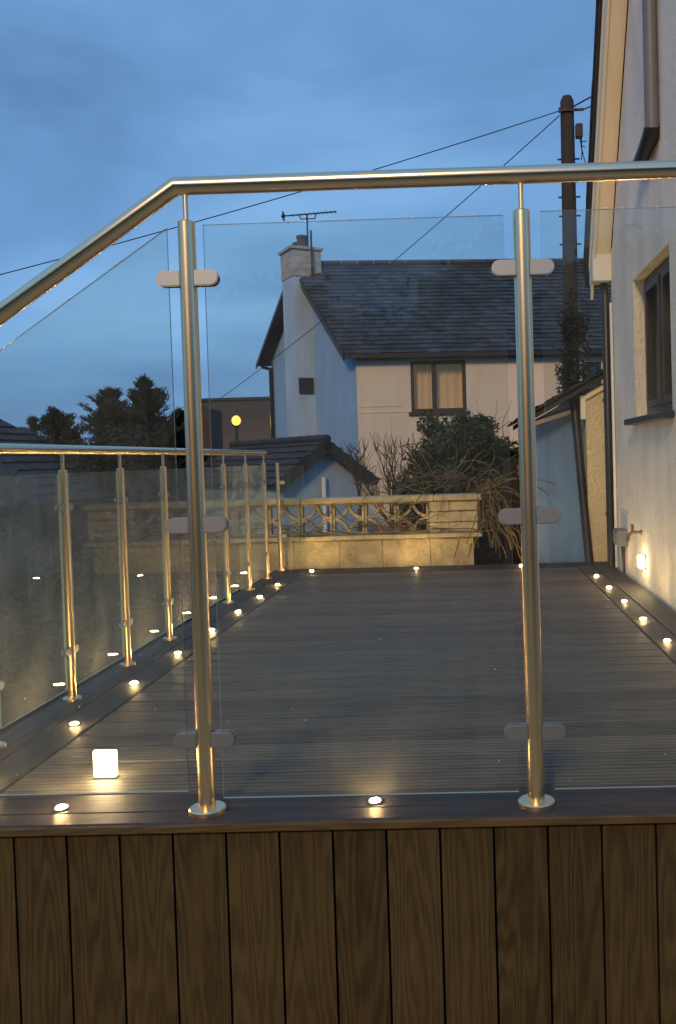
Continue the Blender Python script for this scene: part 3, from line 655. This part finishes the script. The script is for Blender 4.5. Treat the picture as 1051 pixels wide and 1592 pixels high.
# ------------------------------------------------------------------ far white house
A = Vector((-2.46, 18.2, 0)); fd = Vector((math.cos(R(6)), math.sin(R(6)), 0)); gd = Vector((-math.sin(R(30)), math.cos(R(30)), 0)); FL, GL = 8.8, 6.2; ZE2, ZEB, ZR = 3.55, 3.98, 6.02
fh = thing('cottage', 'white house with slate roof, gable tinted as skylit and front wall tinted as lamplit', 'house', (A.x, A.y, GZ))
def wu(px): return px
mb = wall_boxes(MB(), (A.x, A.y), (A.x + fd.x * FL, A.y + fd.y * FL), GZ, ZE2, .25, [(1.245, 2.535, 2.06, 3.25), (5.30, 5.75, 2.45, 3.15)])
fw = mk('front_wall', mb, M['facade'], fh)
nf = Vector((fd.y, -fd.x, 0))
def fq(u, v, o=0): return A + fd * u + Vector((0, 0, v)) + nf * o
mb = MB()
for u in (.75, 3.35, 4.55): bar(mb, fq(u, 1.0, .006), fq(u, ZE2 - .02, .006), .012, .012, nf)
bar(mb, fq(.02, 2.22, .006), fq(1.0, 2.22, .006), .02, .012, nf); bar(mb, fq(.02, 2.08, .006), fq(1.2, 2.08, .006), .02, .012, nf)
mk('render_bead', mb, M['facade'], fw)
ng = Vector((-gd.y, gd.x, 0)); 
if ng.x > 0: ng = -ng
E_ = A + gd * GL; Mid = A + gd * (GL / 2)
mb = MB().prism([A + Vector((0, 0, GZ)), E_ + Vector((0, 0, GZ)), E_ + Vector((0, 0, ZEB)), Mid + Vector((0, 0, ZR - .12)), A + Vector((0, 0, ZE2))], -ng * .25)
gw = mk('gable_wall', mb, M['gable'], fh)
mb = MB()
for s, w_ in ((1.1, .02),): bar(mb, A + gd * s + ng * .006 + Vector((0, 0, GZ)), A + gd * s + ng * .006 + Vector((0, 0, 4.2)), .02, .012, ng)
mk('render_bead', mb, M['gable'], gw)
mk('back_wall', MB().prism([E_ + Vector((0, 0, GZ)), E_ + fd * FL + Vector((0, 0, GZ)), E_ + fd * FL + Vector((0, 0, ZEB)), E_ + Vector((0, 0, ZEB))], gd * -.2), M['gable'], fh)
# roof slopes
ov = .34
def roof_slope(base, sgn):
    ZE2 = ZEB if sgn < 0 else 3.55
    o0 = base - fd * ov; run = (Mid - base); up = Vector((0, 0, ZR - ZE2)); vy = (run + up); Ln = vy.length; vy.normalize()
    o0 = o0 + Vector((0, 0, ZE2 + .05)) - vy * .28
    nrm = fd.cross(vy).normalized()
    if nrm.z < 0: nrm = -nrm
    return o0, vy, nrm, Ln + .28
o0, vy, nrm, Ln = roof_slope(A, 1)
rf = mk('roof', MB().prism([o0, o0 + fd * (FL + 2*ov), o0 + fd * (FL + 2*ov) + vy * Ln, o0 + vy * Ln], nrm * -.10), M['slate_d'], fh)
mb = slates(MB(), o0 + nrm * .003, fd, vy, nrm, FL + 2*ov, Ln, .27, .185, .014, .012); q = mk('slates', mb, M['slate'], rf); q['kind'] = 'stuff'
o1, vy1, nrm1, Ln1 = roof_slope(E_, -1)
mk('back_slope', MB().prism([o1, o1 + fd * (FL + 2*ov), o1 + fd * (FL + 2*ov) + vy1 * Ln1, o1 + vy1 * Ln1], nrm1 * -.10), M['slate_d'], rf)
mb = MB(); rt = Mid - fd * ov + Vector((0, 0, ZR + .09)); k = 0
while k * .42 < FL + 2*ov - .1: mb.tube([rt + fd * (k * .42 + .005), rt + fd * (k * .42 + .415)], .085, 8); k += 1
mk('ridge_tiles', mb, M['slate'], rf)
mb = MB(); bar(mb, o0 + vy * .0 - nrm * .10 - fd * .02, o0 + vy * Ln - nrm * .10 - fd * .02, .03, .20, nrm); bar(mb, o1 - nrm1 * .10 - fd * .02, o1 + vy1 * Ln1 - nrm1 * .10 - fd * .02, .03, .20, nrm1); mk('bargeboards', mb, M['plastic'], fh)
mb = MB(); bar(mb, o0 - nrm * .05 + nf * .05 - Vector((0, 0, .03)), o0 + fd * (FL + 2*ov) - nrm * .05 + nf * .05 - Vector((0, 0, .03)), .11, .10); mk('gutter', mb, M['plastic'], fh)
mb = MB(); e0 = E_ + ng * .06 - gd * .10; mb.tube([o1 + Vector((0, 0, -.1)) + fd * .15, e0 + Vector((0, 0, ZEB - .30)), e0 + Vector((0, 0, GZ))], .05, 8); mk('downpipe', mb, M['plastic'], fh)
# windows
def far_window(u0, u1, v0, v1, mull, lit):
    mb = MB(); f = .075; d = .06
    def bx(a, b, c, e, o0=-.10, o1=-.03): mb.prism([fq(a, c, o1), fq(b, c, o1), fq(b, e, o1), fq(a, e, o1)], nf * (o0 - o1))
    bx(u0, u0 + f, v0, v1); bx(u1 - f, u1, v0, v1); bx(u0 + f, u1 - f, v0, v0 + f); bx(u0 + f, u1 - f, v1 - f, v1)
    if mull: bx(mull - .05, mull + .05, v0 + f, v1 - f)
    w = mk('window', mb, M['frame'], fh)
    spl = [u0 + f, mull - .05, mull + .05, u1 - f] if mull else [u0 + f, u1 - f]
    for a, b in zip(spl[::2], spl[1::2]):
        mk('window_glass', MB().prism([fq(a, v0 + f, -.075), fq(b, v0 + f, -.075), fq(b, v1 - f, -.075), fq(a, v1 - f, -.075)], nf * -.008), M['wglass'], w)
    mk('sill', MB().prism([fq(u0 - .07, v0 - .07, .07), fq(u1 + .07, v0 - .07, .07), fq(u1 + .07, v0 - .002, .07), fq(u0 - .07, v0 - .002, .07)], nf * -.2), M['frame'], w)
    mb = MB(); u = u0
    while u < u1: mb.tube([fq(u, v0 - .05, -.30 + .02 * math.sin(u * 31)), fq(u, v1 + .05, -.30 + .02 * math.sin(u * 31))], .04, 6); u += .06
    mk('curtain', mb, M['curtain'] if lit else M['black'], w, smooth=True)
far_window(1.25, 2.53, 2.065, 3.245, 1.79, True); far_window(5.305, 5.745, 2.455, 3.145, None, False)
# chimney breast on the gable and stack above
cb = MB(); ca, cbk = GL / 2 - .42, GL / 2 + .42
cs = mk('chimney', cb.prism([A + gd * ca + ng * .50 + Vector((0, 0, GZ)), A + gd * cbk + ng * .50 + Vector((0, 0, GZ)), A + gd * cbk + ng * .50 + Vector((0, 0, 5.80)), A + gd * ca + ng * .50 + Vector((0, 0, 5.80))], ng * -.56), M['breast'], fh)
def cbx(a, b, o0, o1, z0, z1): return MB().prism([A + gd * a + ng * o0 + Vector((0, 0, z0)), A + gd * b + ng * o0 + Vector((0, 0, z0)), A + gd * b + ng * o0 + Vector((0, 0, z1)), A + gd * a + ng * o0 + Vector((0, 0, z1))], ng * (o1 - o0))
for k in range(4):
    z0 = 5.70 + k * .17
    for a, b in ((ca - .02, ca + .36 + .1 * (k % 2)), (ca + .365 + .1 * (k % 2), cbk + .02)): mk('stack_stone', cbx(a, b, .52 + random.uniform(-.006, .006), -.26, z0, z0 + .166), M['brick'], cs)
mk('stack_cap', cbx(ca - .07, cbk + .07, .57, -.31, 6.382, 6.45), M['brick'], cs)
pc = A + gd * (GL / 2)
for s, hh in ((-.15, .33), (.17, .22)): mk('chimney_pot', MB().lathe(pc + gd * s + ng * .13 + Vector((0, 0, 6.452)), [(.15, 0), (.13, hh * .8), (.15, hh * .82), (.15, hh)], 14), M['pot'], cs, smooth=True)
mk('dark_panel', cbx(ca + .02, ca - .04, .44, .06, 2.72, 3.12), M['slate_d'], cs)  # dark panel on the near side of the chimney breast
# aerial
ac = pc + gd * -.22 + ng * .0
ae = thing('tv_aerial', 'television aerial on a mast above the far chimney', 'aerial', (ac.x, ac.y, 6.45))
mk('mast', MB().tube([ac + Vector((0, 0, 6.455)), ac + Vector((0, 0, 7.34))], .022, 8), M['cable'], ae)
al = Vector((math.cos(R(4)), math.sin(R(4)), .07)); a0 = ac + Vector((0, 0, 7.34)) - al * .66
mk('boom', MB().tube([a0, a0 + al * 1.42], .018, 6), M['cable'], ae)
for k in range(11):
    p = a0 + al * (.30 + k * .108); mk('element', MB().tube([p - Vector((.0, .14, 0)), p + Vector((0, .14, 0))], .008, 5), M['cable'], ae)
mb = MB()
for s in (-.07, 0, .07): mb.tube([a0 + Vector((.06, -.16, s)), a0 + Vector((.06, .16, s))], .016, 5)
bar(mb, a0 + Vector((.06, 0, -.11)), a0 + Vector((.06, 0, .11)), .03, .03, (1, 0, 0)); mk('reflector', mb, M['cable'], ae)
mk('bracket', MB().tube([ac + Vector((-.2, 0, 7.33)), ac + Vector((-.16, 0, 7.22)), ac + Vector((.2, 0, 7.22)), ac + Vector((.24, 0, 7.36))], .014, 6), M['cable'], ae)
rod = A + gd * ca + ng * .02
tag(mk('vent_rod', MB().tube([rod + Vector((.05, -.10, 5.6)), rod + Vector((.05, -.10, 6.85))], .026, 8), M['cable']), 'thin dark rod standing against the right side of the far chimney', 'rod')

# ------------------------------------------------------------------ small gabled shed in front of it
PH = R(38); sh = thing('small_shed', 'low outhouse with gable tinted skylight blue and dark tiled roof behind the block wall', 'shed', (-2.78, 15.0, GZ), PH)
W2, RZ, EZ, SL = 1.16, 1.40 - GZ, .58 - GZ, 4.2      # local frame: gable faces -y, ridge along +y
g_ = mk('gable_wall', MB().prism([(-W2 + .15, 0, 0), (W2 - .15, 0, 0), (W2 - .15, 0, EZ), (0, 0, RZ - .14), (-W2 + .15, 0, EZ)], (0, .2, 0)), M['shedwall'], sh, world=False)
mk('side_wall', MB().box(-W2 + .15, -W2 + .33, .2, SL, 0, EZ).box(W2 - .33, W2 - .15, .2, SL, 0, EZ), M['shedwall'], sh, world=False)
sv = Vector((W2, 0, RZ - EZ)).normalized(); sn_ = Vector((-sv.z, 0, sv.x)); sLn = Vector((W2, 0, RZ - EZ)).length
oL = Vector((-W2, -.18, EZ)); rfS = mk('roof', MB().prism([oL, oL + Vector((0, SL + .3, 0)), oL + Vector((0, SL + .3, 0)) + sv * sLn, oL + sv * sLn], sn_ * -.06), M['slate_d'], sh, world=False)
sv2 = Vector((-sv.x, 0, sv.z)); sn2 = Vector((sv.z, 0, sv.x)); oR = Vector((W2, -.18, EZ))
mk('right_slope', MB().prism([oR, oR + Vector((0, SL + .3, 0)), oR + Vector((0, SL + .3, 0)) + sv2 * sLn, oR + sv2 * sLn], sn2 * -.06), M['slate_d'], rfS, world=False)
mb = slates(MB(), oL + sn_ * .003, Vector((0, 1, 0)), sv, sn_, SL + .3, sLn, .30, .21, .024, .010); slates(mb, oR + sn2 * .003, Vector((0, 1, 0)), sv2, sn2, SL + .3, sLn, .30, .21, .024, .010)
q = mk('tiles', mb, M['slate_d'], rfS, world=False); q['kind'] = 'stuff'
for k in range(11): mk('ridge_tile', MB().tube([(0, -.19 + k * .41, RZ + .02), (0, .21 + k * .41, RZ + .035)], .085, 8), M['slate_d'], rfS, world=False, smooth=True)
for o_, v_, n_ in ((oL, sv, sn_), (oR, sv2, sn2)):
    mb = MB(); bar(mb, o_ + Vector((0, -.015, 0)) - n_ * .09, o_ + Vector((0, -.015, 0)) + v_ * sLn - n_ * .09, .03, .20, n_); mk('bargeboard', mb, M['plastic'], sh, world=False)
mk('corner_block', MB().box(W2 - .30, W2 - .06, -.24, -.02, EZ - .36, EZ - .10, .01), M['stone'], sh, world=False)
mk('white_pipe', MB().tube([(-.04, -.06, .2), (-.04, -.06, RZ - .72)], .045, 10), M['white'], sh, world=False, smooth=True)

# ------------------------------------------------------------------ distant houses and street lamp
d1 = thing('distant_house', 'distant house with plain brown roof behind the lit street lamp', 'house', (-6.2, 27, GZ))
mk('wall', MB().box(-9.2, -5.6, 27.6, 32, GZ, 1.4), M['brown_roof'], d1)
r_ = mk('roof', MB().prism([(-9.4, 27.2, 1.25), (-9.4, 29.8, 3.26), (-9.4, 32.4, 1.25)], (4.0, 0, 0)), M['brown_roof'], d1)
mk('ridge', MB().tube([(-9.42, 29.8, 3.27), (-5.38, 29.8, 3.27)], .09, 8), M['slate_d'], r_)
mk('bargeboard', MB().prism([(-9.445, 27.1, 1.12), (-9.445, 29.8, 3.2), (-9.445, 29.8, 3.36), (-9.445, 27.1, 1.28)], (.04, 0, 0)), M['plastic'], d1)
d2 = thing('gabled_house', 'dark gabled roof of a distant house between the conifers and the front post', 'house', (-7.9, 22, GZ))
mk('wall', MB().box(-9.5, -7.0, 22.2, 23.1, GZ, 1.29), M['slate_d'], d2)
r_ = mk('roof', MB().prism([(-9.7, 22, 1.30), (-7.3, 22, 2.70), (-6.95, 22, 2.5), (-6.95, 22, 1.30)], (0, 1.2, 0)), M['brown_roof'], d2)
mk('verge', MB().prism([(-9.8, 21.95, 1.28), (-7.3, 21.95, 2.74), (-7.3, 21.95, 2.69), (-9.7, 21.95, 1.27)], (0, .06, 0)), M['white'], r_)
d3 = thing('neighbour_roof', 'dark tiled hipped roof of the neighbouring house at the left edge', 'house', (-9.5, 13, GZ))
mk('wall', MB().box(-14.5, -7.6, 12.3, 17.7, GZ, .42), M['slate_d'], d3)
P0, P1, P2, P3 = Vector((-14.9, 12, .40)), Vector((-7.25, 12, .40)), Vector((-7.25, 18, .40)), Vector((-14.9, 18, .40)); R0, R1 = Vector((-14.9, 15, 2.55)), Vector((-10.25, 15, 2.55))
r_ = mk('roof', MB().add([P0, P1, P2, P3, R0, R1], [(0, 1, 5, 4), (1, 2, 5), (2, 3, 4, 5), (3, 0, 4), (3, 2, 1, 0)]), M['slate_d'], d3)
vv = (R0 - P0); vv.y = 3.0; vv = Vector((0, 3, 2.15)); Lv = vv.length; vv.normalize(); nn = Vector((0, -vv.z, vv.y))
mb = slates(MB(), P0 + nn * .004, Vector((1, 0, 0)), vv, nn, 7.65, Lv, .32, .25, .03, .008, keep=lambda u, v: u < 7.65 - 3.0 * v / Lv)
vh = Vector((-3.0, 0, 2.15)); Lh = vh.length; vh.normalize(); nh_ = Vector((vh.z, 0, -vh.x)); 
slates(mb, P1 + nh_ * .004, Vector((0, 1, 0)), vh, nh_, 6, Lh, .32, .25, .03, .008, keep=lambda u, v: 3 * v / Lh < u < 6 - 3 * v / Lh)
q = mk('tiles', mb, M['slate_d'], r_); q['kind'] = 'stuff'
mb = MB(); mb.tube([P1 + Vector((0, 0, .03)), R1 + Vector((0, 0, .05)), R0 + Vector((0, 0, .05))], .10, 8); mk('hip_tiles', mb, M['slate_d'], r_)

sl_ = thing('street_lamp', 'lit yellow street lamp on a post in front of the brown roof', 'street lamp', (-7.26, 26, GZ))
mk('post', MB().tube([(-7.26, 26, GZ), (-7.26, 26, 2.14)], [.06, .045], 10), M['pole'], sl_)
mk('lantern', MB().lathe((-7.26, 26, 2.14), [(.05, 0), (.11, .03), (.12, .05)], 14).lathe((-7.26, 26, 2.505), [(.05, 0), (.04, .03), (.02, .05)], 14), M['plastic'], sl_)
mk('bulb', MB().lathe((-7.26, 26, 2.20), [(.05, 0), (.12, .06), (.145, .14), (.13, .22), (.08, .28), (.03, .30)], 14), M['bulb'], sl_, smooth=True)
pl = bpy.data.lights.new('street_lamp_light', 'POINT'); pl.energy = 55; pl.color = (1, .62, .22); pl.shadow_soft_size = .12
po = bpy.data.objects.new('street_lamp_light', pl); col.objects.link(po); po.location = Vector((-7.26, 26.42, 2.30)) - sl_.location; po.parent = sl_

# ------------------------------------------------------------------ utility pole with ivy, cables
up = thing('utility_pole', 'dark wooden utility pole rising behind the outbuilding', 'pole', (1.70, 12, GZ))
pt = [(1.70, 12, GZ), (1.73, 12, 2.0), (1.765, 12, 4.4), (1.775, 12, 6.62), (1.775, 12, 6.70)]
mk('shaft', MB().tube(pt, [.15, .132, .118, .108, .07], 14), M['pole'], up, smooth=True)
mb = MB(); bar(mb, (1.64, 11.88, 6.44), (2.02, 11.88, 6.44), .035, .035); bar(mb, (1.64, 11.88, 6.40), (1.64, 11.88, 6.48), .03, .03, (1, 0, 0)); mk('bracket', mb, M['plastic'], up)
mk('junction_box', MB().box(1.895, 2.005, 11.90, 12.02, 6.02, 6.24, .015), M['plastic'], up)
mb = MB()
for k in range(4): mb.tube([(1.92 + .02 * k, 11.9, 6.03), (1.98, 11.9, 5.94 - .06 * k), (2.06 - .03 * k, 11.9, 5.95 - .10 * k)], .008, 5)
mb.tube([(1.95, 11.9, 6.03), (1.98, 11.9, 5.8), (2.06, 11.9, 5.5)], .008, 5); mk('loose_wires', mb, M['cable'], up)
mb = MB()
for z in (3.9, 4.35, 4.8, 5.1, 5.7): mb.tube([(1.60, 11.98, z), (1.95, 11.98, z)], .014, 6)
mk('step_bolts', mb, M['plastic'], up)
iv = thing('pole_ivy', 'ivy growing thick around the utility pole above the outbuilding roof', 'ivy', (1.75, 11.9, GZ)); mb = MB(); 
for i in range(95):
    z = random.uniform(-.3, 3.15); wd_ = .19 if z > 1.7 else .28
    leaves(mb, (1.74 + random.uniform(-wd_, wd_ * 1.15), 11.85 + random.uniform(-.12, .05), z), (.14, .11, .17), 75, .046)
for i in range(10): leaves(mb, (1.80 + random.uniform(-.1, .12), 11.84, 3.1 + i * .05), (.08, .06, .08), 18, .035)
mk('foliage', mb, M['ivy'], iv); mk('stems', MB().tube([(1.62, 11.83, GZ), (1.60, 11.84, 1), (1.66, 11.85, 2), (1.70, 11.86, 3.1)], [.03, .025, .02, .01], 6), M['twig'], iv)
def cable(a, b, sag, label, rad=.008, n=22):
    a = Vector(a); b = Vector(b); pts = [a.lerp(b, i / n) - Vector((0, 0, sag * 4 * (i / n) * (1 - i / n))) for i in range(n + 1)]
    return tag(mk('overhead_cable', MB().tube(pts, rad, 6), M['cable'], smooth=True), label, 'cable', 'overhead cables from the pole')
CABLES = True
cable((1.64, 11.88, 6.43), (-8.005, 10.3, 3.494), .10, 'overhead cable running from the pole top far to the left edge')
cable((1.64, 11.88, 6.36), (-6.573, 21.2, 2.63), .16, 'overhead cable slanting steeply down from the pole across the far house')
cable((1.87, 11.9, 6.50), (2.6, 7.0, 5.0), -.10, 'looped cable from the pole top to the white house roof', .012)
cable((2.02, 11.88, 6.44), (2.4, 7.0, 5.2), .05, 'short straight cable from the pole bracket to the white house', .010)

# tall hedge added behind the camera to darken reflections in glass and steel
b = thing('reflection_hedge', 'unseen dark hedge added behind the viewer to darken reflections in glass and steel', 'hedge', (-1, -9, GZ)); mb = MB(); mb2_ = MB(); x = -15
while x < 14:
    top = 3.25 + .40 * math.sin(x * 1.1) + .30 * math.sin(x * 2.7 + 1) + random.uniform(0, .3)
    z = GZ
    while z < top: leaves(mb, (x, -9 + random.uniform(-.35, .35), z), (.5, .4, .36), 60, .085, .8); z += .42
    mb2_.box(x - .24, x + .24, -9.22, -8.78, GZ, top - .12)
    x += .42
mk('foliage', mb, M['leaf'], b); mk('dense_core', mb2_, M['leaf'], b); mk('stems', MB().tube([(-6, -9, GZ), (-6, -9, 1.3)], .05, 6).tube([(3, -9, GZ), (3, -9, 1.3)], .05, 6), M['twig'], b)
